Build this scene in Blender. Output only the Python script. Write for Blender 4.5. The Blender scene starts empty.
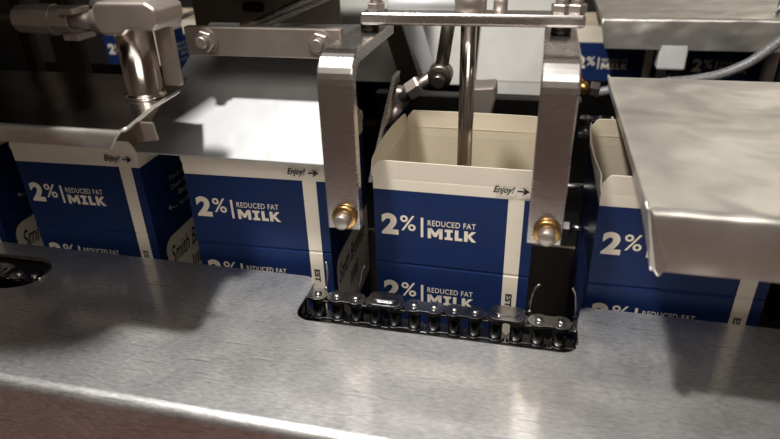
import bpy, bmesh, math, random
from mathutils import Vector, Matrix
random.seed(7)
SC = bpy.context.scene
COL = SC.collection
S = 0.001                      # everything below is written in millimetres
PI = math.pi

# ------------------------------------------------------------------ camera
cam_d = bpy.data.cameras.new('camera'); cam = bpy.data.objects.new('camera', cam_d); COL.objects.link(cam)
cr_, cu_, cf_ = Vector((0.97246355, 0.23156861, -0.02627988)), Vector((-0.08566667, 0.46004769, 0.88375186)), Vector((-0.21673918, 0.85716516, -0.46721732))
m = Matrix((cr_, cu_, -cf_)).transposed().to_4x4()
m.translation = Vector((110.998, -314.089, 214.033)) * S
cam.matrix_world = m
cam_d.sensor_width = 36; cam_d.lens = 36 * 600.6 / 780
cam_d.clip_start = 0.01; cam_d.clip_end = 50
cam_d.dof.use_dof = True; cam_d.dof.focus_distance = 0.385; cam_d.dof.aperture_fstop = 8.0
SC.camera = cam

# ------------------------------------------------------------------ world, lights, exposure
w = bpy.data.worlds.new('world'); SC.world = w; w.use_nodes = True
w.node_tree.nodes['Background'].inputs[0].default_value = (0.9, 0.93, 1.0, 1)
w.node_tree.nodes['Background'].inputs[1].default_value = 0.02
SC.view_settings.view_transform = 'Standard'; SC.view_settings.look = 'None'
SC.view_settings.exposure = 0.0; SC.view_settings.gamma = 1.0; SC.view_settings.use_curve_mapping = False

def area(name, loc, target, sx, sy, power, color):
    d = bpy.data.lights.new(name, 'AREA'); d.shape = 'RECTANGLE'; d.size = sx; d.size_y = sy; d.energy = power; d.color = color
    o = bpy.data.objects.new(name, d); COL.objects.link(o); o.location = loc
    o.rotation_euler = (Vector(target) - Vector(loc)).to_track_quat('-Z', 'Y').to_euler()
    return o
area('lamp_above_machine', (-0.092, -0.177, 0.85), (0.02, -0.05, 0), 0.05, 0.05, 10.5, (1.0, 0.97, 0.92))
area('front_fill_light', (0.45, -1.35, 1.25), (0.0, 0, 0), 0.9, 0.5, 7, (1.0, 0.93, 0.84))  # added soft fill to light the carton fronts
area('tray_reflection_fill', (1.7, 2.2, 1.9), (1.7, 3.0, 1.0), 1.4, 0.3, 24, (1.0, 0.96, 0.9))  # added light: brightens the wall area mirrored in the right tray
area('room_fill_light', (0.0, -1.4, 1.9), (0, -1.4, 0), 2.2, 0.5, 9, (1.0, 0.95, 0.88))  # added fill that lifts the walls and the room in general

# ------------------------------------------------------------------ materials
def nodes(name):
    M = bpy.data.materials.new(name); M.use_nodes = True
    nt = M.node_tree; return M, nt, nt.nodes['Principled BSDF'], nt.nodes, nt.links
def coords(N, L, scale, mapscale=(1, 1, 1), rot=(0, 0, 0)):
    g = N.new('ShaderNodeNewGeometry'); mp = N.new('ShaderNodeMapping'); L.new(g.outputs['Position'], mp.inputs[0])
    mp.inputs['Scale'].default_value = tuple(scale * k for k in mapscale); mp.inputs['Rotation'].default_value = rot
    return mp
def ramp(N, L, src, a, b, c0, c1):
    r = N.new('ShaderNodeValToRGB'); r.color_ramp.elements[0].position = a; r.color_ramp.elements[1].position = b
    r.color_ramp.elements[0].color = (*c0, 1) if len(c0) == 3 else c0; r.color_ramp.elements[1].color = (*c1, 1)
    L.new(src, r.inputs[0]); return r
def steel(name, base, rough=0.3, var=0.12, scr=0.15, stretch=(1, 14, 1), rot=(0, 0, 0), dents=0.0, dent_scale=18, metallic=1.0, dirt=0.25, bscale=900):
    M, nt, b, N, L = nodes(name)
    b.inputs['Metallic'].default_value = metallic
    n1 = N.new('ShaderNodeTexNoise'); n1.inputs['Scale'].default_value = 1; n1.inputs['Detail'].default_value = 5
    L.new(coords(N, L, 22).outputs[0], n1.inputs['Vector'])
    n2 = N.new('ShaderNodeTexNoise'); n2.inputs['Scale'].default_value = 1; n2.inputs['Detail'].default_value = 4
    L.new(coords(N, L, bscale, tuple(1.0 / k for k in stretch), rot).outputs[0], n2.inputs['Vector'])
    cr = ramp(N, L, n1.outputs[0], 0.35, 0.65, tuple(c * (1 - dirt) for c in base), base)
    L.new(cr.outputs[0], b.inputs['Base Color'])
    mr = N.new('ShaderNodeMapRange'); mr.inputs[1].default_value = 0.3; mr.inputs[2].default_value = 0.7
    mr.inputs[3].default_value = rough - var / 2; mr.inputs[4].default_value = rough + var / 2
    mix = N.new('ShaderNodeMath'); mix.operation = 'ADD'; ha = N.new('ShaderNodeMath'); ha.operation = 'MULTIPLY'; ha.inputs[1].default_value = 0.5
    L.new(n1.outputs[0], mix.inputs[0]); L.new(n2.outputs[0], mix.inputs[1]); L.new(mix.outputs[0], ha.inputs[0]); L.new(ha.outputs[0], mr.inputs[0])
    L.new(mr.outputs[0], b.inputs['Roughness'])
    bp = N.new('ShaderNodeBump'); bp.inputs['Strength'].default_value = scr; bp.inputs['Distance'].default_value = 0.0002
    L.new(n2.outputs[0], bp.inputs['Height'])
    last = bp
    if dents:
        n3 = N.new('ShaderNodeTexNoise'); n3.inputs['Scale'].default_value = 1; n3.inputs['Detail'].default_value = 1.5
        L.new(coords(N, L, dent_scale).outputs[0], n3.inputs['Vector'])
        b2 = N.new('ShaderNodeBump'); b2.inputs['Strength'].default_value = dents; b2.inputs['Distance'].default_value = 0.007
        L.new(n3.outputs[0], b2.inputs['Height']); L.new(bp.outputs[0], b2.inputs['Normal']); last = b2
    L.new(last.outputs[0], b.inputs['Normal'])
    return M
def deck_steel():
    M, nt, b, N, L = nodes('scratched_deck_steel')
    b.inputs['Metallic'].default_value = 1.0
    n1 = N.new('ShaderNodeTexNoise'); n1.inputs['Scale'].default_value = 1; n1.inputs['Detail'].default_value = 6
    L.new(coords(N, L, 30).outputs[0], n1.inputs['Vector'])
    heights = []
    for i, (sc, st, rz) in enumerate([(900, (0.12, 1.0, 1), 0.0), (420, (0.07, 1.5, 1), 0.75), (420, (0.07, 1.5, 1), -0.7), (380, (0.07, 1.5, 1), 1.35)]):
        n = N.new('ShaderNodeTexNoise'); n.inputs['Scale'].default_value = 1; n.inputs['Detail'].default_value = 3
        L.new(coords(N, L, sc, st, (0, 0, rz)).outputs[0], n.inputs['Vector'])
        if i == 0: heights.append(n.outputs[0])
        else:
            r = ramp(N, L, n.outputs[0], 0.64, 0.69, (0, 0, 0), (1, 1, 1)); heights.append(r.outputs[0])
    s = heights[0]
    for i, h in enumerate(heights[1:]):
        a = N.new('ShaderNodeMath'); a.operation = 'SUBTRACT'; mu = N.new('ShaderNodeMath'); mu.operation = 'MULTIPLY'; mu.inputs[1].default_value = 0.55
        L.new(h, mu.inputs[0]); L.new(s, a.inputs[0]); L.new(mu.outputs[0], a.inputs[1]); s = a.outputs[0]
    bp = N.new('ShaderNodeBump'); bp.inputs['Strength'].default_value = 0.30; bp.inputs['Distance'].default_value = 0.00025
    L.new(s, bp.inputs['Height']); L.new(bp.outputs[0], b.inputs['Normal'])
    # fine white specks (dried spray) kept as a small texture of the surface
    v = N.new('ShaderNodeTexVoronoi'); v.inputs['Scale'].default_value = 1; v.inputs['Randomness'].default_value = 1
    L.new(coords(N, L, 170).outputs[0], v.inputs['Vector'])
    sp = ramp(N, L, v.outputs['Distance'], 0.03, 0.05, (1, 1, 1), (0, 0, 0))
    base0 = ramp(N, L, n1.outputs[0], 0.3, 0.7, (0.74, 0.74, 0.75), (0.82, 0.82, 0.82))
    nf = N.new('ShaderNodeTexNoise'); nf.inputs['Scale'].default_value = 1; nf.inputs['Detail'].default_value = 5; nf.inputs['Roughness'].default_value = 0.7
    L.new(coords(N, L, 900, (0.25, 1.0, 1), (0, 0, 0.12)).outputs[0], nf.inputs['Vector'])
    rf = ramp(N, L, nf.outputs[0], 0.36, 0.64, (0.74, 0.74, 0.74), (1.16, 1.16, 1.16))
    base = N.new('ShaderNodeMix'); base.data_type = 'RGBA'; base.blend_type = 'MULTIPLY'; base.inputs[0].default_value = 1
    L.new(base0.outputs[0], base.inputs[6]); L.new(rf.outputs[0], base.inputs[7])
    for h in heights[1:]:
        m2 = N.new('ShaderNodeMix'); m2.data_type = 'RGBA'; m2.blend_type = 'MIX'; k_ = N.new('ShaderNodeMath'); k_.operation = 'MULTIPLY'; k_.inputs[1].default_value = 0.5
        L.new(h, k_.inputs[0]); L.new(k_.outputs[0], m2.inputs[0]); L.new(base.outputs[2], m2.inputs[6]); m2.inputs[7].default_value = (0.28, 0.28, 0.28, 1); base = m2
    mx = N.new('ShaderNodeMix'); mx.data_type = 'RGBA'; L.new(sp.outputs[0], mx.inputs[0]); L.new(base.outputs[2], mx.inputs[6]); mx.inputs[7].default_value = (0.9, 0.9, 0.88, 1)
    L.new(mx.outputs[2], b.inputs['Base Color'])
    mr = N.new('ShaderNodeMapRange'); mr.inputs[1].default_value = 0.3; mr.inputs[2].default_value = 0.7; mr.inputs[3].default_value = 0.46; mr.inputs[4].default_value = 0.52
    L.new(n1.outputs[0], mr.inputs[0]); L.new(mr.outputs[0], b.inputs['Roughness'])
    gl = N.new('ShaderNodeBsdfPrincipled'); gl.inputs['Metallic'].default_value = 1; gl.inputs['Roughness'].default_value = 0.13
    L.new(mx.outputs[2], gl.inputs['Base Color']); ms = N.new('ShaderNodeMixShader'); ms.inputs[0].default_value = 0.30
    L.new(b.outputs[0], ms.inputs[1]); L.new(gl.outputs[0], ms.inputs[2]); L.new(ms.outputs[0], N['Material Output'].inputs[0])
    return M
def plain(name, base, rough=0.5, metallic=0.0, noise=0.1, nscale=40, bump=0.05, spec=0.5):
    M, nt, b, N, L = nodes(name)
    b.inputs['Metallic'].default_value = metallic; b.inputs['Roughness'].default_value = rough
    b.inputs['Specular IOR Level'].default_value = spec
    n = N.new('ShaderNodeTexNoise'); n.inputs['Scale'].default_value = 1; n.inputs['Detail'].default_value = 4
    L.new(coords(N, L, nscale).outputs[0], n.inputs['Vector'])
    r = ramp(N, L, n.outputs[0], 0.3, 0.7, tuple(c * (1 - noise) for c in base), tuple(min(1, c * (1 + noise)) for c in base))
    L.new(r.outputs[0], b.inputs['Base Color'])
    bp = N.new('ShaderNodeBump'); bp.inputs['Strength'].default_value = bump; bp.inputs['Distance'].default_value = 0.0004
    L.new(n.outputs[0], bp.inputs['Height']); L.new(bp.outputs[0], b.inputs['Normal'])
    return M
def tile_floor():
    M, nt, b, N, L = nodes('red_quarry_tile')
    br = N.new('ShaderNodeTexBrick'); L.new(coords(N, L, 1).outputs[0], br.inputs['Vector'])
    br.offset = 0.5; br.inputs['Scale'].default_value = 3.0
    br.inputs['Color1'].default_value = (0.30, 0.12, 0.10, 1); br.inputs['Color2'].default_value = (0.34, 0.14, 0.115, 1); br.inputs['Mortar'].default_value = (0.15, 0.12, 0.1, 1)
    br.inputs['Mortar Size'].default_value = 0.015
    L.new(br.outputs[0], b.inputs['Base Color']); b.inputs['Roughness'].default_value = 0.4
    return M
MT = dict(
    deck=deck_steel(),
    tray=steel('dented_tray_steel', (0.74, 0.72, 0.67), 0.34, 0.1, 0.04, dents=1.0, dent_scale=24, metallic=0.85),
    traydark=steel('polished_tray_steel', (0.42, 0.39, 0.36), 0.2, 0.1, 0.03, dents=0.2, dent_scale=14),
    sheet=steel('matt_folding_sheet_steel', (0.46, 0.47, 0.48), 0.6, 0.1, 0.2, dents=0.4, dent_scale=30, dirt=0.12, metallic=0.35),
    arm=steel('brushed_arm_steel', (0.62, 0.59, 0.57), 0.27, 0.05, 0.012, stretch=(14, 14, 1), dirt=0.06, bscale=2600),
    bar=steel('matt_bar_steel', (0.48, 0.42, 0.38), 0.45, 0.1, 0.1, metallic=0.85),
    rod=steel('polished_rod_steel', (0.60, 0.55, 0.51), 0.16, 0.06, 0.05),
    dark=steel('dark_oiled_steel', (0.045, 0.042, 0.04), 0.42, 0.1, 0.2),
    frame=steel('brown_grey_frame_steel', (0.085, 0.072, 0.06), 0.5, 0.1, 0.2),
    link=steel('worn_link_steel', (0.50, 0.50, 0.50), 0.22, 0.15, 0.1, dirt=0.5, bscale=300),
    chain=steel('oily_chain_steel', (0.30, 0.30, 0.30), 0.24, 0.15, 0.1, dirt=0.5, bscale=300),
    pin=steel('worn_pin_steel', (0.50, 0.49, 0.48), 0.25, 0.1, 0.05),
    plate=steel('grey_rear_panel_steel', (0.27, 0.265, 0.25), 0.55, 0.1, 0.1, dents=0.1, metallic=0.5),
    painted=plain('brown_grey_painted_metal', (0.20, 0.18, 0.15), 0.5),
    brass=steel('brass', (0.62, 0.38, 0.14), 0.32, 0.1, 0.05),
    blue=plain('navy_printed_card', (0.011, 0.026, 0.098), 0.36, noise=0.06, nscale=60, bump=0.03, spec=0.12),
    cream=plain('cream_coated_card', (0.80, 0.72, 0.60), 0.42, noise=0.02, nscale=40, bump=0.05),
    inner=plain('uncoated_inner_card', (0.62, 0.54, 0.41), 0.30, noise=0.06, nscale=25, bump=0.1),
    ink=plain('black_ink', (0.012, 0.012, 0.02), 0.5),
    white=plain('white_plastic', (0.58, 0.58, 0.58), 0.45),
    cable=plain('grey_braided_hose', (0.20, 0.20, 0.21), 0.35, noise=0.4, nscale=500, bump=0.6),
    black=plain('black_rubber', (0.012, 0.011, 0.010), 0.6),
    wall=plain('off_white_wall', (0.62, 0.59, 0.54), 0.7), ceil=plain('pale_ceiling', (0.60, 0.58, 0.54), 0.8),
    floor=tile_floor())

# ------------------------------------------------------------------ mesh builder
class MB:
    def __init__(s): s.v = []; s.f = []; s.sm = []
    def add(s, vs, fs, mi=0, smooth=False):
        n = len(s.v); s.v += [Vector(p) for p in vs]
        for f in fs: s.f.append(([n + i for i in f], mi)); s.sm.append(smooth)
    def box(s, x0, x1, y0, y1, z0, z1, mi=0, M=None):
        vs = [Vector((x, y, z)) for z in (z0, z1) for y in (y0, y1) for x in (x0, x1)]
        if M: vs = [M @ v for v in vs]
        s.add(vs, [(0, 2, 3, 1), (4, 5, 7, 6), (0, 1, 5, 4), (1, 3, 7, 5), (3, 2, 6, 7), (2, 0, 4, 6)], mi)
    def prism(s, pts, o, ux, uy, t, mi=0):
        """closed outline pts in the plane (o, ux, uy), thickened by vector t"""
        o, ux, uy, t = map(Vector, (o, ux, uy, t)); n = len(pts)
        a = [o + ux * p[0] + uy * p[1] for p in pts]
        s.add(a + [p + t for p in a], [tuple(range(n - 1, -1, -1)), tuple(range(n, 2 * n))] + [(i, (i + 1) % n, n + (i + 1) % n, n + i) for i in range(n)], mi)
    def lathe(s, prof, a, b, seg=24, mi=0, smooth=True, cap=True):
        """prof: (distance along axis 0..len, radius) from a towards b"""
        a, b = Vector(a), Vector(b); d = (b - a).normalized()
        u = d.orthogonal().normalized(); v = d.cross(u)
        vs = []; fs = []
        for (t, r) in prof:
            for k in range(seg):
                an = 2 * PI * k / seg; vs.append(a + d * t + (u * math.cos(an) + v * math.sin(an)) * r)
        for i in range(len(prof) - 1):
            for k in range(seg):
                k2 = (k + 1) % seg; fs.append((i * seg + k, i * seg + k2, (i + 1) * seg + k2, (i + 1) * seg + k))
        s.add(vs, fs, mi, smooth)
        if cap:
            n = len(prof) - 1
            s.add(vs[:seg], [tuple(range(seg - 1, -1, -1))], mi); s.add(vs[n * seg:], [tuple(range(seg))], mi)
    def cyl(s, a, b, r, seg=24, mi=0, bev=0.0):
        L = (Vector(b) - Vector(a)).length
        if bev: s.lathe([(0, r - bev), (bev, r), (L - bev, r), (L, r - bev)], a, b, seg, mi)
        else: s.lathe([(0, r), (L, r)], a, b, seg, mi)
    def tube(s, pts, r, seg=12, mi=0):
        pts = [Vector(p) for p in pts]; n = len(pts); vs = []; up = Vector((0.13, 0.2, 0.97)).normalized()
        for i, p in enumerate(pts):
            d = (pts[min(i + 1, n - 1)] - pts[max(i - 1, 0)]).normalized(); u = d.cross(up).normalized(); v = u.cross(d)
            for k in range(seg):
                an = 2 * PI * k / seg; vs.append(p + (u * math.cos(an) + v * math.sin(an)) * r)
        fs = [(i * seg + k, i * seg + (k + 1) % seg, (i + 1) * seg + (k + 1) % seg, (i + 1) * seg + k) for i in range(n - 1) for k in range(seg)]
        s.add(vs, fs, mi, True); s.add(vs[:seg], [tuple(range(seg - 1, -1, -1))], mi); s.add(vs[-seg:], [tuple(range(seg))], mi)
    def ribbon(s, path, wv, t, mi=0):
        """sheet bent along path (points), swept by width vector wv, thickness t"""
        path = [Vector(p) for p in path]; wv = Vector(wv); n = len(path); up = []; lo = []
        for i, p in enumerate(path):
            d = (path[min(i + 1, n - 1)] - path[max(i - 1, 0)]).normalized(); nn = d.cross(wv).normalized()
            up.append(p + nn * t / 2); lo.append(p - nn * t / 2)
        vs = up + [q + wv for q in up] + lo + [q + wv for q in lo]
        fs = []
        for i in range(n - 1):
            fs += [(i, i + 1, n + i + 1, n + i), (2 * n + i + 1, 2 * n + i, 3 * n + i, 3 * n + i + 1), (i + 1, i, 2 * n + i, 2 * n + i + 1), (n + i, n + i + 1, 3 * n + i + 1, 3 * n + i)]
        fs += [(0, n, 3 * n, 2 * n), (n - 1, 2 * n - 1 + 0 - 0 - n + n - 0, 0, 0)] if False else [(0, n, 3 * n, 2 * n), (2 * n - 1, n - 1, 3 * n - 1, 4 * n - 1)]
        s.add(vs, fs, mi)
    def build(s, name, mats, parent=None, bevel=0, bseg=2, auto=True, recalc=True):
        me = bpy.data.meshes.new(name); off = Vector(parent.matrix_world.translation) / S if parent and parent.type == 'EMPTY' else (Vector(parent['_o']) if parent and '_o' in parent else Vector((0, 0, 0)))
        org = off
        if not parent:
            xs = [v.x for v in s.v]; ys = [v.y for v in s.v]; zs = [v.z for v in s.v]
            org = Vector(((min(xs) + max(xs)) / 2, (min(ys) + max(ys)) / 2, min(zs)))
        me.from_pydata([(v - org) * S for v in s.v], [], [f for f, _ in s.f])
        if not isinstance(mats, (list, tuple)): mats = [mats]
        for q in mats: me.materials.append(q)
        for p, (f, mi), sm in zip(me.polygons, s.f, s.sm): p.material_index = mi; p.use_smooth = sm
        b = bmesh.new(); b.from_mesh(me)
        bmesh.ops.remove_doubles(b, verts=b.verts, dist=1e-6) if auto else None
        bmesh.ops.recalc_face_normals(b, faces=b.faces) if recalc else None
        ng = [f for f in b.faces if len(f.verts) > 4]
        if ng and not bevel: bmesh.ops.triangulate(b, faces=ng)
        b.to_mesh(me); b.free()
        o = bpy.data.objects.new(name, me); COL.objects.link(o)
        if parent: o.parent = parent
        else: o.location = org * S
        if bevel:
            bm_ = o.modifiers.new('bevel', 'BEVEL'); bm_.width = bevel * S; bm_.segments = bseg; bm_.limit_method = 'ANGLE'; bm_.angle_limit = math.radians(35)
        return o
def tag(o, label=None, cat=None, group=None, kind=None):
    if label: o['label'] = label
    if cat: o['category'] = cat
    if group: o['group'] = group
    if kind: o['kind'] = kind
    return o
def thing(name, loc, label, cat, group=None):
    o = bpy.data.objects.new(name, None); COL.objects.link(o); o.empty_display_size = 0.01
    o.location = Vector(loc) * S; o.matrix_world = Matrix.Translation(Vector(loc) * S)
    return tag(o, label, cat, group)
def dup(root, loc, rotz, label):
    r = root.copy(); COL.objects.link(r); r.location = Vector(loc) * S; r.rotation_euler = (0, 0, rotz); r['label'] = label
    for ch in list(root.children):
        c = ch.copy(); COL.objects.link(c); c.parent = r
        for g in list(ch.children):
            d = g.copy(); COL.objects.link(d); d.parent = c
    return r
def arc(cx, cy, r, a0, a1, n=6):
    return [(cx + r * math.cos(math.radians(a0 + (a1 - a0) * i / n)), cy + r * math.sin(math.radians(a0 + (a1 - a0) * i / n))) for i in range(n + 1)]
def rrect(x0, y0, x1, y1, r, n=5):
    rs = r if isinstance(r, (list, tuple)) else [r] * 4      # bl, br, tr, tl
    return arc(x0 + rs[0], y0 + rs[0], rs[0], 180, 270, n) + arc(x1 - rs[1], y0 + rs[1], rs[1], 270, 360, n) + arc(x1 - rs[2], y1 - rs[2], rs[2], 0, 90, n) + arc(x0 + rs[3], y1 - rs[3], rs[3], 90, 180, n)
def hexnut(mb, a, b, r, mi=0):
    L = (Vector(b) - Vector(a)).length
    mb.lathe([(0, r * .92), (L * .12, r), (L * .88, r), (L, r * .92)], a, b, 6, mi, smooth=False)
def thread(mb, a, b, r, pitch, mi=0):
    L = (Vector(b) - Vector(a)).length; pr = []; t = 0
    while t < L: pr += [(t, r * .74), (min(t + pitch / 2, L), r)]; t += pitch
    mb.lathe(pr, a, b, 20, mi, smooth=False)
def glyphs(body, size, bold=0.0, shear=0.0, spacing=1.0, sx=1.0):
    """text as flat polygons (list of verts, faces) in mm, baseline at y 0"""
    cu = bpy.data.curves.new('txt', 'FONT'); cu.body = body; cu.size = 1.0; cu.offset = bold; cu.shear = shear; cu.space_character = spacing; cu.resolution_u = 4
    o = bpy.data.objects.new('txt', cu); COL.objects.link(o)
    bpy.context.view_layer.update()
    me = bpy.data.meshes.new_from_object(o.evaluated_get(bpy.context.evaluated_depsgraph_get()))
    vs = [(v.co.x * size * sx, v.co.y * size) for v in me.vertices]; fs = [tuple(p.vertices) for p in me.polygons]
    bpy.data.objects.remove(o); bpy.data.curves.remove(cu); bpy.data.meshes.remove(me)
    return vs, fs
def fit(body, u0, u1, v0, v1, **k):
    """scale a text to fill the box exactly"""
    vs, fs = glyphs(body, 1.0, **k)
    ax, bx = min(p[0] for p in vs), max(p[0] for p in vs); ay, by = min(p[1] for p in vs), max(p[1] for p in vs)
    return [(u0 + (p[0] - ax) / (bx - ax) * (u1 - u0), v0 + (p[1] - ay) / (by - ay) * (v1 - v0)) for p in vs], fs

# ------------------------------------------------------------------ room
def struct(name, mb, mat):
    o = mb.build(name, mat); o['kind'] = 'structure'; return o
q = MB(); q.box(-3000, 3000, -3000, 3000, -950, -900); struct('floor', q, MT['floor'])
q = MB(); q.box(-3000, 3000, -3000, 3000, 2000, 2050); struct('ceiling', q, MT['ceil'])
q = MB(); q.box(-3000, 3000, 3000, 3050, -900, 2000); struct('wall_back', q, MT['wall'])
q = MB(); q.box(-3000, 3000, -3050, -3000, -900, 2000); struct('wall_front', q, MT['wall'])
q = MB(); q.box(-3050, -3000, -3000, 3000, -900, 2000); struct('wall_left', q, MT['wall'])
q = MB(); q.box(3000, 3050, -3000, 3000, -900, 2000); struct('wall_right', q, MT['wall'])

# machine carcass under and behind the lanes
mc = thing('filling_machine', (0, 300, -900), 'dark body of the filling machine below and behind the two carton lanes', 'machine')
q = MB(); q.box(-1100, 700, -50, 780, -900, -152); q.build('base_cabinet', MT['dark'], mc)
q = MB(); q.box(-1100, 700, 760, 780, -152, 75); q.build('rear_panel', MT['black'], mc)
q = MB(); q.box(-700, 700, -1, 102, -152, -149); q.build('lane_bed', MT['dark'], mc)
q = MB(); q.box(-1100, 700, 430, 533, -152, -149); q.build('lane_bed', MT['dark'], mc)
q = MB(); q.box(-700, 700, 107, 110, -149, -27); q.build('guide_plate', MT['bar'], mc)
q = MB(); q.box(-1100, 700, 110, 392, -149, -60); q.build('middle_deck', MT['dark'], mc)
q = MB(); q.prism([(-18, -9), (-82, -9), (-115, -44), (-111, -62), (-101, -105), (-112, -126), (-150, -138), (-420, -138), (-420, 240), (-18, 240)], (0, 0, 250), (1, 0, 0), (0, 1, 0), (0, 0, 3)); q.build('unseen_shadow_plate', MT['dark'], mc)  # added plate out of view, outline shaped to cast the left-hand shadows
q = MB(); q.box(-440, -420, 150, 240, -152, 253); q.build('shadow_plate_column', MT['dark'], mc)  # invented off-screen support for the added shadow plate
q = MB(); q.box(-1100, 700, 392, 394, -149, 30); q.build('rear_row_cover', MT['dark'], mc)  # added dark plate hiding the second lettering row on the rear cartons
q = MB(); q.box(-700, 700, 308, 333, -60, -8.5); q.build('rear_chain_track', MT['dark'], mc)
q = MB(); q.box(-1100, -40, 640, 644, -149, 300); q.build('tall_rear_cover', MT['black'], mc)

# ------------------------------------------------------------------ front deck
deck = thing('machine_deck', (0, -70, -152), 'brushed steel deck plate with scratched top and cut-out for the chain in the foreground', 'deck plate')
q = MB(); T = 1.5
out = [(-520, -127), (520, -127), (520, -8), (152, -8)] + arc(152, -13, 5, 90, 150, 3) + [(145.5, -26)] \
    + arc(135.5, -42, 10, 0, -90, 8) + arc(-6, -42.5, 10, -90, -180, 8) + [(-16, -20)] + arc(-24, -16, 8, 0, 90, 6) \
    + [(-520, -8), (-520, -24)] + [(-216, -24)] + [(-216 + 20 * math.cos(math.radians(a)), -42 + 18 * math.sin(math.radians(a))) for a in range(75, -91, -15)] + [(-520, -60)]
q.prism(out, (0, 0, -T), (1, 0, 0), (0, 1, 0), (0, 0, T))
R = 5.0
path = [(-520, -127 - R * math.sin(a), -T / 2 - R + R * math.cos(a)) for a in [i * PI / 2 / 8 for i in range(9)]] + [(-520, -127 - R, -60), (-520, -127 - R, -152)]
q2 = MB(); q2.ribbon(path, (1040, 0, 0), T)
for f in range(len(q2.sm)): q2.sm[f] = True
q.build('top_plate', MT['deck'], deck); 
o = q2.build('front_skirt', MT['deck'], deck); o.data.set_sharp_from_angle(angle=math.radians(40)) if hasattr(o.data, 'set_sharp_from_angle') else None
# chrome-like rim of the left slot
q = MB(); rp = [(-520, -24, 0.4)] + [(-216, -24, 0.4)] + [(-216 + 20 * math.cos(math.radians(a)), -42 + 18 * math.sin(math.radians(a)), 0.4) for a in range(75, -30, -15)]
q.tube(rp, 0.7, 8); tag(q.build('slot_rim', MT['rod'], deck), 'bright rim of the left slot')
q = MB(); q.box(-520, 520, -66, -63, -152, -T); q.build('under_deck_wall', MT['dark'], deck)
q = MB(); q.box(-520, 520, -62, -4, -36, -33); q.build('chain_track', MT['black'], deck)
q = MB(); q.box(-520, -24, -12, -9, -33, -T - .2); q.build('under_deck_wall', MT['black'], deck)  # added black wall covering the view of the cartons through the left slot

# ------------------------------------------------------------------ roller chains
PT = 12.25
def plate_outline(w, waist):
    p = []
    p += [(w * math.cos(math.radians(a)), w * math.sin(math.radians(a))) for a in range(60, 301, 24)]
    n = 4
    p += [(PT * k / n, -waist if 0 < k < n else -w * .87) for k in range(1, n)]
    p += [(PT + w * math.cos(math.radians(a)), w * math.sin(math.radians(a))) for a in range(-120, 121, 24)]
    p += [(PT - PT * k / n, waist) for k in range(1, n)]
    return p
def chain(x0, n, y, zt, label, group, attach):
    t = thing('roller_chain', (x0, y, zt - 18), label, 'chain', group)
    for k in range(n):
        xa = x0 + k * 2 * PT
        for nm, z, wd, tk in (('outer_plate', zt - 1.6, 6.3, 1.6), ('outer_plate', zt - 18, 5.0, 1.6)):
            q = MB(); q.prism(plate_outline(wd, wd * .8), (xa, y, z), (1, 0, 0), (0, 1, 0), (0, 0, tk)); q.build(nm, MT['link'], t, bevel=0.35)
        for z in (zt - 3.4, zt - 16.2):
            q = MB(); q.prism(plate_outline(5.8, 4.4), (xa + PT, y, z), (1, 0, 0), (0, 1, 0), (0, 0, 1.6)); q.build('inner_plate', MT['chain'], t, bevel=0.3)
        for j in (0, 1):
            q = MB(); q.lathe([(0, 2.2), (17, 2.2), (17.0, 2.35), (18.9, 2.3), (19.5, 1.7), (19.8, 0.4)], (xa + j * PT, y, zt - 18.2), (xa + j * PT, y, zt + 2), 16); q.build('pin', MT['pin'], t)
            q = MB(); q.lathe([(0, 3.6), (.6, 3.95), (10.6, 3.95), (11.2, 3.6)], (xa + j * PT, y, zt - 14.6), (xa + j * PT, y, zt), 20); q.build('roller', MT['chain'], t)
        if k in attach:
            q = MB(); xm = xa + PT / 2
            q.prism(rrect(-10.5, -6.4, 10.5, 8, 4.5), (xm, y, zt + 0.2), (1, 0, 0), (0, 1, 0), (0, 0, 1.5))
            q.prism(rrect(-7, -2.5, 7, 4, 2.8), (xm, y, zt + 1.6), (1, 0, 0), (0, 1, 0), (0, 0, 1.0))
            q.build('attachment_plate', MT['link'], t, bevel=0.6)
    return t
# first pin at x=-22.6 ; pins 1.9, 14.1 | 26.4, 38.7 | ...
c_front = chain(-46.9, 9, -23.5, -1.6, 'oily roller chain running in the cut-out in front of the middle carton', 'roller chains', (3, 6))
c_left = chain(-46.9 - 13 * 2 * PT, 7, -40, -2.2, 'short run of roller chain showing in the slot at the far left', 'roller chains', (5,))
c_rear = dup(c_front, (-46.9 + 30, 322, -8), 0, 'blurred roller chain of the rear lane beyond the bolted arms')
# bent wire pushers rising from the chain beside the cartons
def pusher(x, d, label):
    q = MB(); q.tube([(x, -14, -3), (x, -11, 1), (x + d * 1.0, -9, 6), (x + d * 2.5, -8, 10), (x + d * 4.5, -8, 12.5), (x + d * 5.5, -8, 12)], 0.75, 8)
    q.cyl((x, -14, -3.4), (x, -16, -3.2), 1.3)
    tag(q.build('wire_pusher', MT['pin']), label, 'pusher', 'wire pushers on the chain')
pusher(-8, -0.3, 'thin bent wire pusher at the lower right corner of the carton left of the slot')
pusher(13.5, 0.6, 'thin bent wire pusher at the lower left corner of the middle carton')
pusher(119, 0.9, 'thin bent wire pusher at the lower right corner of the middle carton')
pusher(145, -0.6, 'thin bent wire pusher at the lower left corner of the carton right of the slot')

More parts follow.
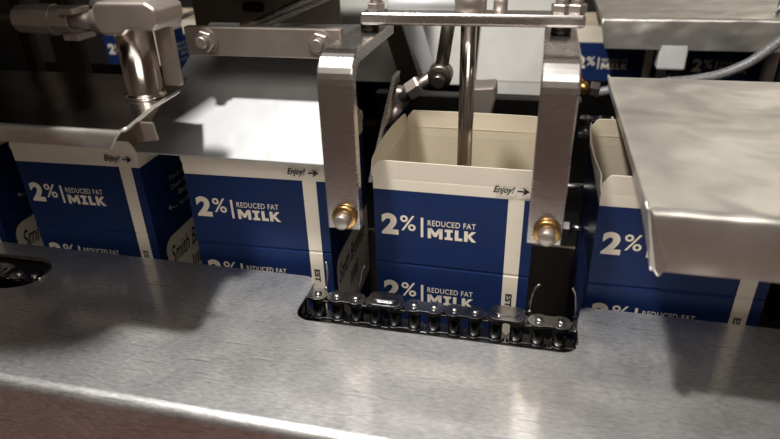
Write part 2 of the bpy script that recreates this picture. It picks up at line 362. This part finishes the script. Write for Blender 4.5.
# ------------------------------------------------------------------ milk cartons
W, ZB, ZT, ZC, H0 = 95.0, 63.0, 81.5, 12.0, -148.0
def make_carton(label, bow=3.0, back_tall=0.0):
    t = thing('milk_carton', (0, 0, H0), label, 'carton', 'open milk cartons riding in the lanes')
    q = MB()
    # outer walls: 4 faces in columns and rows (blue / cream), small inward crease at ZC
    rows = [(H0, 0), (ZC - 1.2, 0), (ZC, 0.55), (ZC + 1.2, 0), (ZB, 0)]
    def wall(o, ux, nv, cols, mats):
        o, ux, nv = Vector(o), Vector(ux), Vector(nv)
        for i in range(len(cols) - 1):
            for j in range(len(rows) - 1):
                a, b = cols[i], cols[i + 1]; (z0, d0), (z1, d1) = rows[j], rows[j + 1]
                q.add([o + ux * a - nv * d0 + Vector((0, 0, z0)), o + ux * b - nv * d0 + Vector((0, 0, z0)), o + ux * b - nv * d1 + Vector((0, 0, z1)), o + ux * a - nv * d1 + Vector((0, 0, z1))], [(0, 1, 2, 3)], mats[i])
    wall((0, 0, 0), (1, 0, 0), (0, -1, 0), [0, 79.8, 88.8, W], [0, 1, 0])
    wall((W, 0, 0), (0, 1, 0), (1, 0, 0), [0, W], [0])
    wall((W, W, 0), (-1, 0, 0), (0, 1, 0), [0, W], [0])
    wall((0, W, 0), (0, -1, 0), (-1, 0, 0), [0, W], [0])
    q.add([(0, 0, H0), (W, 0, H0), (W, W, H0), (0, W, H0)], [(0, 3, 2, 1)], 0)
    k = 1.0
    for a, b in (((k, k), (W - k, k)), ((W - k, k), (W - k, W - k)), ((W - k, W - k), (k, W - k)), ((k, W - k), (k, k))):
        q.add([(a[0], a[1], H0 + 1), (b[0], b[1], H0 + 1), (b[0], b[1], ZB), (a[0], a[1], ZB)], [(3, 2, 1, 0)], 2)
    q.add([(k, k, H0 + 1), (W - k, k, H0 + 1), (W - k, W - k, H0 + 1), (k, W - k, H0 + 1)], [(0, 1, 2, 3)], 2)
    b = q.build('carton_body', [MT['blue'], MT['cream'], MT['inner']], t, auto=False, recalc=False)
    # four top flaps, cream, rounded upper corners, side ones bowed outwards
    def flap(o, ux, nv, amount, hgt, r=5.0, nm='top_flap'):
        o, ux, nv = Vector(o), Vector(ux), Vector(nv); f = MB(); n = 24; g = []
        for i in range(n + 1):
            s_ = W * i / n; e = min(s_, W - s_)
            h = hgt - (r - math.sqrt(max(0, r * r - (r - e) ** 2)) if e < r else 0)
            col = []
            for (z, fr) in ((0, 0), (6.2, 0.12), (7.0, 0.02), (7.8, 0.14), (h * .8 if h > 10 else h - 1, 0.75), (h, 1.0)):
                z = min(z, h); off = amount * fr * (0.25 + 0.75 * math.sin(PI * s_ / W))
                col.append((o + ux * s_ + nv * off + Vector((0, 0, ZB + z))))
            g.append(col)
        m_ = 6
        vo = [p for c in g for p in c]; vi = [p - nv * 0.8 for p in vo]; N_ = len(vo); fs = []; fi = []
        for i in range(n):
            for j in range(m_ - 1):
                a = i * m_ + j; fs.append((a, a + m_, a + m_ + 1, a + 1)); fi.append((N_ + a, N_ + a + 1, N_ + a + m_ + 1, N_ + a + m_))
            a = i * m_ + m_ - 1; fs.append((a, a + m_, N_ + a + m_, N_ + a)); a = i * m_; fs.append((a, N_ + a, N_ + a + m_, a + m_))
        for i in (0, n):
            for j in range(m_ - 1):
                a = i * m_ + j; fs.append((a, a + 1, N_ + a + 1, N_ + a))
        f.add(vo + vi, fs, 0); f.add(vo + vi, fi, 1); return f.build(nm, [MT['cream'], MT['inner']], t)
    flap((0, 0.1, 0), (1, 0, 0), (0, -1, 0), 0.8, ZT - ZB)
    flap((W, W, 0), (-1, 0, 0), (0, 1, 0), 2.0, ZT - ZB + back_tall)
    flap((W - .1, 0, 0), (0, 1, 0), (1, 0, 0), bow, ZT - ZB - 1, 6)
    flap((.1, W, 0), (0, -1, 0), (-1, 0, 0), bow, ZT - ZB - 1, 6)
    # printing on the front panel: two repeats of the wording
    e = -0.16
    def put(vs, fs, mb, dv=0.0, mi=0): mb.add([(u, e, ZB + v + dv) for u, v in vs], fs, mi)
    def poly(pts, mb, dv): put(pts, [tuple(range(len(pts)))], mb, dv)
    for dv in (0, -48.4):
        p = MB()
        put(*fit('2', 4.4, 15.0, -30.2, -15.6, bold=0.05), p, dv)
        put(*fit('%', 16.2, 25.8, -26.6, -16.2, bold=0.008), p, dv)
        poly([(28.9, -30.2), (30.5, -30.2), (30.5, -16.8), (28.9, -16.8)], p, dv)
        put(*fit('REDUCED FAT', 33.2, 62.0, -21.8, -18.0, bold=0.008, spacing=1.1), p, dv)
        y0, y1 = -30.4, -23.3
        poly([(33.2, y0), (35.3, y0), (35.3, y1), (33.2, y1)], p, dv); poly([(40.2, y0), (42.3, y0), (42.3, y1), (40.2, y1)], p, dv)
        poly([(33.6, y1), (35.6, y1), (37.75, y0 + 3.9), (37.75, y0 + 1.2), (36.9, y0 + 1.2)], p, dv)
        poly([(41.9, y1), (38.6, y0 + 1.2), (37.75, y0 + 1.2), (37.75, y0 + 3.9), (39.9, y1)], p, dv)
        poly([(43.6, y0), (48.4, y0), (48.4, y0 + 1.8), (43.6, y0 + 1.8)], p, dv); poly([(43.6, y1 - 1.8), (48.4, y1 - 1.8), (48.4, y1), (43.6, y1)], p, dv)
        poly([(44.9, y0 + 1.8), (47.1, y0 + 1.8), (47.1, y1 - 1.8), (44.9, y1 - 1.8)], p, dv)
        poly([(49.7, y0), (54.3, y0), (54.3, y0 + 1.9), (51.9, y0 + 1.9), (51.9, y1), (49.7, y1)], p, dv)
        poly([(55.3, y0), (57.5, y0), (57.5, y1), (55.3, y1)], p, dv)
        poly([(57.5, y0 + 2.9), (60.0, y0), (62.7, y0), (59.2, y0 + 3.9), (62.4, y1), (59.8, y1), (57.5, y1 - 2.7)], p, dv)
        tag(p.build('front_lettering', MT['cream'], t, auto=False, recalc=False), 'cream lettering reading 2% reduced fat milk')
    p = MB()
    put(*fit('Enjoy!', 71.0, 83.0, 3.0, 8.6, bold=0.03, shear=0.35), p)
    poly([(84.4, 5.4), (88.6, 5.4), (88.6, 6.4), (84.4, 6.4)], p, 0); poly([(87.2, 3.2), (91.4, 5.9), (87.2, 8.6), (88.4, 5.9)], p, 0)
    for vv in p.v: vv.y = e - 0.95
    tag(p.build('enjoy_lettering', MT['ink'], t, auto=False, recalc=False), 'small black word Enjoy with an arrow')
    p = MB()
    vs, fs = fit('EST', 0, 9.6, 0, 4.0, bold=0.035)
    put([(85.9 - v_, -50.5 - 4 - u_ ) for u_, v_ in vs] if False else [(82.0 + v_, -64.5 - u_) for u_, v_ in vs], fs, p)
    tag(p.build('strip_lettering', MT['ink'], t, auto=False, recalc=False), 'small black letters EST running down the strip')
    # right side panel: cream patch with script lettering, faint instructions
    x = W + 0.15
    p = MB(); pt = [(95, 1.5), (20, 1.5)] + arc(18, -8.5, 10, 90, 180, 6) + [(8, -60), (95, -60)]
    p.add([(x, s_, z) for s_, z in pt], [tuple(range(len(pt)))]); tag(p.build('side_patch', MT['cream'], t, auto=False), 'cream patch on the right side panel')
    p = MB(); x += 0.15
    vs, fs = fit('Smith Brothers', 12, 84, -20, -6, bold=0.012, shear=0.45); p.add([(x, a, z) for a, z in vs], fs)
    for k_ in range(7):
        a = 38 + k_ * 3.2; p.add([(x, a, -38), (x, a + 1.6, -38), (x, a + 2.4, -27 - (k_ % 3) * 2), (x, a + .6, -26 - (k_ % 2) * 3)], [(0, 1, 2, 3)])
    tag(p.build('side_script', MT['ink'], t, auto=False), 'black slanted Smith Brothers lettering')
    p = MB()
    for tx, a0, a1, z0, z1 in (('Pinch In', 30, 52, 40, 44), ('Down HERE', 30, 60, 33, 37), ('Back', 38, 54, 26, 30), ('TO OPEN', 36, 56, 17.5, 20.5)):
        vs, fs = fit(tx, a0, a1, z0, z1, bold=0.0); p.add([(x, a, z) for a, z in vs], fs)
    p.add([(x, 23, 21.6), (x, 33, 18.4), (x, 33, 19.1), (x, 23, 22.3)], [(0, 1, 2, 3)]); p.add([(x, 21, 22.6), (x, 24.6, 19.4), (x, 25, 23.6)], [(0, 1, 2)])
    tag(p.build('side_instructions', MT['inner'], t, auto=False), 'faint opening instructions and arrow on the side')
    return t
proto = make_carton('open blue 2% milk carton framed between the two bolted arms, rod dipping into it', 4.0)
def place(x, y, rz, label, first=False):
    if first: proto.location = Vector((x, y, H0)) * S; proto.rotation_euler = (0, 0, rz); proto['label'] = label; return proto
    return dup(proto, (x, y, H0), rz, label)
Rd = math.radians
place(21.8, 0, Rd(-0.6), 'open blue 2% milk carton framed between the two bolted arms', True)
place(-104.4, 0.5, Rd(1.8), 'blue 2% milk carton under the bright folding sheet, left of the left arm')
place(-233.9, 0, Rd(2.0), 'blue 2% milk carton under the dark left tray lip, Smith Brothers patch beside it')
place(-364.0, 0, Rd(1.5), 'blue milk carton cut off by the left edge, only its shaded side showing')
place(150.8, 0, Rd(0.4), 'blue 2% milk carton partly hidden under the large right tray')
RY, RDZ = 436.0, 8.0
H0r = H0
rear_labels = {151: 'blurred blue carton of the rear lane just right of the right arm', 278.5: 'blurred blue carton of the rear lane behind the white block and grey hose',
               -360: 'dim rear-lane carton glimpsed in the narrow gap right of the polished post', -488: 'dim rear-lane carton glimpsed under the yoke of the threaded coupling'}
for x, lb in rear_labels.items(): place(x, RY, 0, lb)

# ------------------------------------------------------------------ right tray and rear tray
def tray(label, x0, x1, y0, y1, zt, lip, mat, flange=True):
    t = thing('steel_tray', ((x0 + x1) / 2, (y0 + y1) / 2, zt - lip), label, 'tray', 'bent steel trays over the lanes')
    q = MB(); r = 3.0
    path = [(x0, y1, zt)] + [(x0, y0 + r + (y1 - y0) * k / 12, zt) for k in range(11, -1, -1)] + [(x0, y0 + r - r * math.sin(a), zt - r + r * math.cos(a)) for a in (PI / 10, PI / 5, .3 * PI, .4 * PI, PI / 2)] + [(x0, y0 + 0.2, zt - lip * .5), (x0, y0 + 1.2, zt - lip)]
    path = [(p_[0] + max(0, zt - 2 - p_[2]) * 0.2, p_[1], p_[2]) for p_ in path]
    q.ribbon(path, (x1 - x0, 0, 0), 1.6)
    for i in range(len(q.sm)): q.sm[i] = True
    o = q.build('tray_sheet', mat, t); 
    o.data.set_sharp_from_angle(angle=math.radians(50))
    if flange:
        q = MB()
        pts = [(y1 - 2, zt + 3), (y1 - 6, zt - 7), (y0 + 60, zt - 7.5), (y0 + 30, zt - 10), (y0 + 14, zt - 18), (y0 + 5.5, zt - lip + 3), (y0 + 2.5, zt - lip - 1.5), (y0 + .5, zt - lip + 2), (y0 - 0.5, zt - 16), (y0, zt - 5), (y0 + 2.5, zt - 1.0), (y0 + 6, zt + 1.2), (y1 - 16, zt + 1.4)]
        q.prism(pts, (x0 - 1.2 + 0.2 * (zt - 2), 0, 0), (0, 1, 0), (-0.2, 0, 1), (1.8, 0, 0)); tag(q.build('side_flange', mat, t, bevel=0.6), 'bent-down left flange with a pinched corner')
    return t
rtray_ = tray('large dented bright steel tray in the right foreground over the right carton', 161.3, 420, -78, 132, 100, 28.5, MT['tray'])
q = MB(); q.prism([(158.8, 103.5), (161.6, 100.6), (165, 92), (170.6, 78.5), (170.8, 75), (168.3, 70.6), (165.8, 74), (161.5, 91)], (0, -82, 0), (1, 0, 0), (0, 0, 1), (0, 5, 0)); q.build('pinched_corner', MT['tray'], rtray_, bevel=1.3, bseg=3)
tray('smaller blurred steel tray at the top right over the rear-lane cartons', 174, 620, 372, 560, 101, 31, MT['tray'])


lt = thing('steel_tray', (-150, -45, 117), 'dark polished steel tray at the upper left with a thin lip and cut corner', 'tray', 'bent steel trays over the lanes')  # left tray, post and coupling scaled about the camera, later nudged; numbers baked in
q = MB(); t_ = 1.2
top = [(-400, -90), (-70, -90), (-68.5, -87.5), (-76, -55), (-78, -28), (-90, 1.3), (-400, 1.3)]
q.prism(top, (0, 0, 125.8 - t_), (1, 0, 0), (0, 1, 0), (0, 0, t_))
q.build('tray_top', MT['traydark'], lt)
q = MB(); path = [(-400, -90, 125.5), (-400, -91, 125.2), (-400, -91.6, 124.4), (-400, -91.9, 123), (-400, -91.9, 117)]
wv = [330, 329.4, 328.8, 327.5, 323]
vs = []
for (p_, wx) in zip(path, wv): vs += [p_, (p_[0] + wx, p_[1], p_[2])]
q.add(vs, [(2 * i, 2 * i + 1, 2 * i + 3, 2 * i + 2) for i in range(4)], 0, True)
vs2 = [(x, y + 1.0, z - 0.5) for x, y, z in vs]; q.add(vs2, [(2 * i + 2, 2 * i + 3, 2 * i + 1, 2 * i) for i in range(4)], 0, True)
q.add([vs[8], vs[9], vs2[9], vs2[8]], [(0, 1, 2, 3)]); q.add([vs[1], vs[3], vs[5], vs[7], vs[9], vs2[9], vs2[7], vs2[5], vs2[3], vs2[1]], [tuple(range(10))])
tag(q.build('front_lip', MT['tray'], lt, auto=False), 'bright lip')
q = MB(); q.tube([(-70, -90.4, 125.6), (-68.5, -87.8, 125.8), (-76, -55, 125.8), (-78, -28, 125.8)], 0.8, 8); q.build('corner_edge', MT['tray'], lt)
q = MB(); q.prism([(-78, 124.5), (-64, 124.5), (-63, 116), (-73, 114.5)], (0, -75.7, 0), (1, 0, 0), (0, 0, 1), (0, 1.2, 0)); q.build('under_bracket', MT['bar'], lt)

# ------------------------------------------------------------------ folding sheet (bright, sloping)
fs_ = thing('folding_sheet', (-50, 30, 78), 'sloping pale steel sheet with rounded corners over the second carton, left of the left arm', 'steel sheet')
el = math.radians(36); d = Vector((0, math.cos(el), math.sin(el)))
q = MB(); q.prism(arc(-127, 3, 3, 180, 270, 4) + arc(-4.5, 6, 6, 270, 360, 5) + [(1.5, 108), (-113, 108)], (0, -9, 79), (1, 0, 0), d, Vector((0, -math.sin(el), math.cos(el))) * 1.6); q.build('sheet_plate', MT['sheet'], fs_, bevel=0.5)

# bar with two bolts
bar = thing('bolted_bar', (-48, 20, 134), 'flat brownish grey bar with two bolts above the bright sheet', 'bar')
q = MB(); q.box(-97, 1.5, 18, 24, 134.5, 151.5); q.build('flat_bar', MT['bar'], bar, bevel=0.8)
q = MB(); q.box(-97, 1.5, 24, 75, 133.5, 136); q.build('sheet_shade_plate', MT['plate'], bar, bevel=0.5)  # hidden plate added behind the bar to shade the folding sheet
for bx in (-83, -11):
    q = MB(); hexnut(q, (bx, 18, 143.5), (bx, 14.5, 143.5), 6.4); q.cyl((bx, 14.5, 143.5), (bx, 10.5, 143.5), 3.6, 16, bev=.6); q.lathe([(0, 7.4), (1.0, 7.4)], (bx, 18, 143.5), (bx, 17, 143.5), 20)
    q.build('bolt', MT['bar'], bar)
q = MB(); q.tube([(-80, 62, 143), (-62, 60, 148), (-40, 62, 157), (0, 64, 172), (30, 66, 182)], 4.2, 14); tag(q.build('round_tube', MT['arm']), 'blurred round tube slanting up behind the bolted bar', 'tube')

# ------------------------------------------------------------------ two bent arms with brass bushings
def arm(label, x0, x1, zb, yb=70, tk=7.0):
    t = thing('bent_arm', ((x0 + x1) / 2, -20, zb), label, 'arm', 'bent steel arms with bushings')
    r = 12; yf, zt = -25 + tk / 2, 147 - tk / 2
    path = [(x0, yf, zb), (x0, yf, zb + 40), (x0, yf, zt - r - 20)] + [(x0, yf + r - r * math.cos(a), zt - r + r * math.sin(a)) for a in [i * PI / 2 / 8 for i in range(9)]] + [(x0, yb, zt)]
    q = MB(); q.ribbon(path, (x1 - x0, 0, 0), tk)
    o = q.build('strap', MT['arm'], t, bevel=0.9); 
    xc = (x0 + x1) / 2 + 1.2; zc = zb + 8.5
    q = MB(); q.lathe([(0, 5.2), (0, 7.3), (2.2, 7.3), (2.8, 6.8), (2.8, 4.6)], (xc, -25, zc), (xc, -30, zc), 24); q.build('bushing', MT['brass'], t)
    q = MB(); q.lathe([(0, 4.4), (8.4, 4.4), (9.2, 3.8), (9.25, 0.3)], (xc, -25, zc), (xc, -40, zc), 20); q.build('shaft_end', MT['bar'], t)
    return t
arm('left bent steel arm with brass bushing near its lower end, beside the bright sheet', 0.8, 20.2, 47.5)
arm('right bent steel arm with brass bushing near its lower end, right of the middle carton', 113.3, 131.3, 49)

# cross bar on top of the arms, with rod through it
cb = thing('cross_bar', (70, 40, 147), 'pale horizontal cross bar joining the tops of the two arms', 'bar')
q = MB(); q.box(9, 134, 31, 47, 151.5, 158.5); q.build('main_bar', MT['arm'], cb, bevel=1.8, bseg=3)
for sx in (13, 122):
    q = MB(); q.cyl((sx, 39, 147), (sx, 39, 151.6), 5.5, 18); q.build('spacer', MT['dark'], cb)
q = MB(); q.cyl((24, 42, 161.5), (64, 42, 161.5), 4.2, 20, bev=.8); tag(q.build('top_rod', MT['sheet'], cb), 'bright round rod lying on the bar')
for bx in (17, 121, 129):
    q = MB(); hexnut(q, (bx, 40, 158.4), (bx, 40, 163), 5.6); q.cyl((bx, 40, 163), (bx, 40, 166), 3.4, 14, bev=.5); q.build('bolt', MT['bar'], cb)
pr = thing('plunger_rod', (70.5, 45, 55), 'vertical polished rod dipping into the middle open carton', 'rod')
q = MB(); q.lathe([(0, 4.2), (2, 4.7), (10, 4.7), (118, 4.7)], (70.6, 45, 56), (70.6, 45, 180), 28); q.build('rod_shaft', MT['rod'], pr)
q = MB(); q.lathe([(0, 9), (1, 10), (9, 10), (10, 9)], (70.3, 45, 157.6), (70.3, 45, 180), 24); q.build('collar', MT['bar'], pr)
q = MB(); q.lathe([(0, 4.0), (9, 4.0)], (88, 45, 158), (88, 45, 170), 16); q.build('set_screw', MT['bar'], pr)

# ------------------------------------------------------------------ left: post, clamp block, coupling
ps = thing('support_post', (-91, -38, 126), 'thick polished post standing on the dark left tray', 'post')
q = MB(); q.lathe([(0, 11), (1.1, 11), (1.9, 9.6), (2.5, 9.3), (36, 9.3)], (-91, -38, 126), (-91, -38, 166), 32); q.build('round_column', MT['rod'], ps)
q = MB(); q.prism(rrect(-5, 0, 4.5, 30, .8), (-78, -32, 130), (1, 0, 0), (0, 0, 1), (0, 3.7, 0)); q.build('side_bar', MT['bar'], ps, bevel=.4)
q = MB(); q.prism([(-18, -5.5), (-15, -9), (-3.5, -9), (0, -6), (14, -6.5), (17, -3), (17, 4), (12, 7), (-15, 7), (-18, 4.5)], (-85, -50, 168), (1, 0, 0), (0, 0, 1), (0, 25, 0)); q.build('clamp_block', MT['bar'], ps, bevel=1.6, bseg=3)
cp = thing('threaded_coupling', (-132, -40, 156), 'threaded rod with hex sleeve coupling running off the top left corner', 'coupling')
q = MB(); thread(q, (-250, -40, 165), (-155, -40, 165), 3.7, 1.35); q.build('threaded_rod', MT['frame'], cp)
q = MB(); thread(q, (-126, -40, 164), (-106, -40, 164.6), 4.2, 1.3); q.build('threaded_rod', MT['bar'], cp)
q = MB(); q.lathe([(0, 6), (1.1, 7.1), (10.4, 7.2), (10.4, 7.9), (23, 7.9), (23, 7.3), (34, 7.3), (34.4, 6.6)], (-156, -40, 165), (-110, -40, 164.4), 12, smooth=False); q.build('hex_sleeve', MT['bar'], cp)
for z0 in (168.5, 156):
    q = MB(); q.box(-124, -115, -49, -35.5, z0, z0 + 3); q.build('yoke_jaw', MT['bar'], cp, bevel=.5)
q = MB(); q.lathe([(0, 4.5), (0, 6), (9, 6.3), (9.6, 5.2)], (-110, -40, 164.4), (-98, -40, 164.6), 24); q.build('round_nut', MT['bar'], cp)
q = MB(); q.prism([(-119, 170.5), (-117.5, 173.4), (-75, 190), (-74, 186), (-112, 169)], (0, -31, 0), (1, 0, 0), (0, 0, 1), (0, 3, 0)); tag(q.build('slanted_strap', MT['bar']), 'slanted dark strap rising from the yoke of the threaded coupling', 'strap')
q = MB(); q.lathe([(0, 7.4), (.8, 8.2), (5.2, 8.2), (6, 6.6)], (-172, -44, 160), (-177, -54, 159), 20); q.lathe([(6, 3), (9.5, 3)], (-172, -44, 160), (-177, -54, 159), 14); tag(q.build('clamp_knob', MT['frame']), 'dark round clamp knob at the extreme upper left edge', 'knob')

# ------------------------------------------------------------------ left background frame uprights
def upright(x, y, wd, z0, z1, mat, label, dp=10):
    q = MB(); q.box(x - wd / 2, x + wd / 2, y, y + dp, z0, z1); tag(q.build('frame_upright', mat, bevel=.8), label, 'frame upright', 'machine frame uprights')
upright(-391, 200, 12, -59, 245, MT['frame'], 'dim frame upright at the far upper left, outermost of the four')
upright(-353, 205, 26, -59, 245, MT['frame'], 'wide brown frame upright under the hex sleeve')
upright(-330, 198, 6, -59, 245, MT['frame'], 'thin brown upright just left of the cartons glimpsed behind the coupling')
upright(-262, 205, 16, -59, 245, MT['frame'], 'narrow dark upright directly behind the polished post')
q = MB(); q.box(-205, -62, 212, 216, -59, 246); tag(q.build('painted_panel', MT['painted'], bevel=1), 'broad brown grey panel behind the bolted bar', 'panel')
q = MB(); q.box(-166, -146, 205, 211, 140, 152); q.cyl((-150, 206, 134), (-132, 206, 134), 4, 12); tag(q.build('dark_latch', MT['dark'], bevel=1), 'small dark latch on the brown grey panel at the top', 'latch')

# ------------------------------------------------------------------ middle background mechanism
q = MB(); q.prism([(-60, 20), (128, 20), (128, 90), (60, 92), (60, 120), (-60, 120)], (0, 330, 0), (1, 0, 0), (0, 0, 1), (0, 3, 0))
q2 = MB(); el2 = math.radians(58); dd = Vector((0, math.cos(el2), math.sin(el2)))
g = thing('rear_folding_sheet', (90, 345, 20), 'blurred pale steel sheet beyond the middle carton, between rod and right arm', 'steel sheet')
q = MB(); q.prism(rrect(46, 0, 134, 18, 2), (0, 335, 22), (1, 0, 0), (0, .45, .89), (0, -1.5, .9)); q.build('lower_lip', MT['plate'], g, bevel=.5)
q = MB(); q.prism(rrect(46, 0, 134, 110, 2), (0, 343, 38), (1, 0, 0), dd, (0, -1.6, 1)); q.build('upper_panel', MT['plate'], g, bevel=.5)
q = MB(); q.prism([(-150, 0), (40, 0), (40, 150), (-150, 150)], (0, 300, 45), (1, 0, 0), (0, .5, .86), (0, 3, -1.8)); tag(q.build('cover_sheet', MT['plate']), 'grey cover sheet seen behind the left arm and the linkage', 'panel')
q = MB(); q.prism([(-15, 116), (3, 116), (22, 60), (8, 60)], (0, 250, 0), (1, 0, 0), (0, 0, 1), (0, 3, 0)); tag(q.build('pale_strap', MT['sheet'], bevel=.5), 'pale slanting strap behind the linkage, left of the plunger rod', 'strap')
q = MB(); q.prism([(-34, 118), (-16, 118), (4, 60), (-16, 60)], (0, 246, 0), (1, 0, 0), (0, 0, 1), (0, 3, 0)); tag(q.build('dark_strap', MT['frame'], bevel=.5), 'dark slanting strap just left of the pale strap', 'strap')
FM = steel('worn_grey_link_steel', (0.30, 0.27, 0.24), 0.4, 0.1, 0.1)
lk = thing('linkage', (34, 150, 60), 'dark jointed linkage with a rod end, seen left of the plunger rod', 'linkage')
q = MB(); q.cyl((46, 150, 150), (38.5, 150, 98), 5.2, 16); q.build('upper_link', FM, lk)
q = MB(); q.lathe([(0, 4), (0, 8.5), (1, 9.5), (11, 9.5), (12, 8.5), (12, 4)], (38, 155, 95), (38, 140, 92), 24); q.lathe([(0, 4.8), (6, 4.8)], (38, 141, 92.2), (38, 133, 90.6), 16); q.build('rod_end', FM, lk)
q = MB(); q.cyl((32, 150, 92), (6, 148, 74), 5.5, 16, bev=1); q.build('lower_link', FM, lk)
q = MB(); hexnut(q, (22, 149, 86), (12, 148, 79), 8); q.build('lock_nut', MT['bar'], lk)
q = MB(); q.lathe([(0, 3), (0, 9), (10, 9), (10, 3)], (4, 156, 74), (4, 140, 72), 20); q.cyl((4, 148, 66), (-4, 146, 52), 4, 14); q.build('fork', MT['bar'], lk)
q = MB(); q.prism([(0, 0), (17, 1), (20, 16), (19, 26), (-2, 24)], (62, 140, 62), (1, 0, 0), (0, 0, 1), (0, 26, 0)); tag(q.build('bevelled_block', MT['bar'], bevel=1.5), 'small grey metal block with sloped edges just right of the plunger rod', 'block')
q = MB(); q.prism([(3, 42), (6.5, 42), (25, 117), (22.5, 117)], (0, 52, 0), (1, 0, 0), (0, 0, 1), (0, 14, 0)); tag(q.build('guide_strip', MT['arm'], bevel=.4), 'thin bright guide strip leaning between left arm and middle carton', 'guide strip')
q = MB(); q.cyl((122, 104, 27), (165, 104, 27), 2.4, 14, bev=.4); q.build; tag(q.build('guide_rod', MT['pin']), 'short horizontal guide rod in the gap right of the right arm', 'rod')
q = MB(); hexnut(q, (134, 60, 16), (142, 60, 16), 5); q.cyl((142, 60, 16), (152, 60, 16), 2.6, 12); tag(q.build('side_bolt', MT['pin']), 'small bright bolt right of the right arm bushing', 'bolt')
q = MB(); q.box(-30, 150, 200, 215, 20, 62); tag(q.build('dark_cross_member', MT['dark'], bevel=1), 'dark cross member behind the open middle carton', 'frame bar')

# ------------------------------------------------------------------ right background: fitting, white block, hose, post, clip
bf = thing('brass_fitting', (160, 300, 30), 'thin rod ending in a small brass fitting right of the right arm', 'fitting')
q = MB(); q.tube([(140, 300, 95), (152, 300, 62), (157, 300, 50)], 1.5, 10); q.build('thin_rod', MT['brass'], bf)
q = MB(); q.lathe([(0, 3), (1.5, 6), (6, 6.5), (9, 5), (10, 3)], (152, 298, 47), (163, 298, 47), 16); q.build('brass_ball', MT['brass'], bf)
q = MB(); hexnut(q, (163, 298, 47), (172, 298, 46), 7.5); q.build('nut', MT['pin'], bf)
wb = thing('white_block', (248, 382, 40), 'white plastic block in front of the rear-lane cartons, under the upper tray', 'block')
q = MB(); q.box(234, 262, 372, 392, 49, 76); q.build('block_body', MT['white'], wb, bevel=2)
q = MB(); thread(q, (250, 382, 20), (250, 382, 49), 4.5, 3); q.build('spring', MT['dark'], wb)
q = MB(); hp = []
ctl = [(170, 36), (195, 42), (225, 48), (257, 52), (283, 58), (306, 70), (326, 90), (345, 114), (362, 140)]
for (xa, za), (xb, zb) in zip(ctl, ctl[1:]):
    for j in range(4): hp.append((xa + (xb - xa) * j / 4, 320, za + (zb - za) * j / 4))
hp = [hp[0]] + [tuple((hp[i - 1][c] + 2 * hp[i][c] + hp[i + 1][c]) / 4 for c in range(3)) for i in range(1, len(hp) - 1)] + [hp[-1]]
hp = [hp[0]] + [tuple((hp[i - 1][c] + 2 * hp[i][c] + hp[i + 1][c]) / 4 for c in range(3)) for i in range(1, len(hp) - 1)] + [hp[-1]]
q.tube(hp, 4.6, 14); tag(q.build('grey_hose', MT['cable']), 'grey hose curving up to the right edge behind the right tray', 'hose')
q = MB(); q.cyl((352, 405, -60), (352, 405, 170), 7, 20); tag(q.build('round_pole', MT['bar']), 'round steel pole behind the hose near the right edge', 'pole')
q = MB(); q.tube([(345, 398, 96), (341, 398, 104), (345, 398, 110), (356, 398, 112)], 1.8, 8); tag(q.build('wire_clip', MT['white']), 'small pale wire clip on the upper tray at the top right corner', 'clip')
# ribbed guide beyond the right carton
rg = thing('ribbed_guide', (300, 60, -148), 'dark ribbed guide at the right edge beyond the last carton', 'guide')
q = MB()
q.box(262, 420, 60, 64, -148.8, 60); q.build('back_plate', MT['black'], rg)
for k in range(16):
    q = MB(); q.tube([(262 + k * 8, 58.2, -40), (252 + k * 8 + 2, 58.2, 20)], 1.5, 8); q.build('rib', MT['frame'], rg)
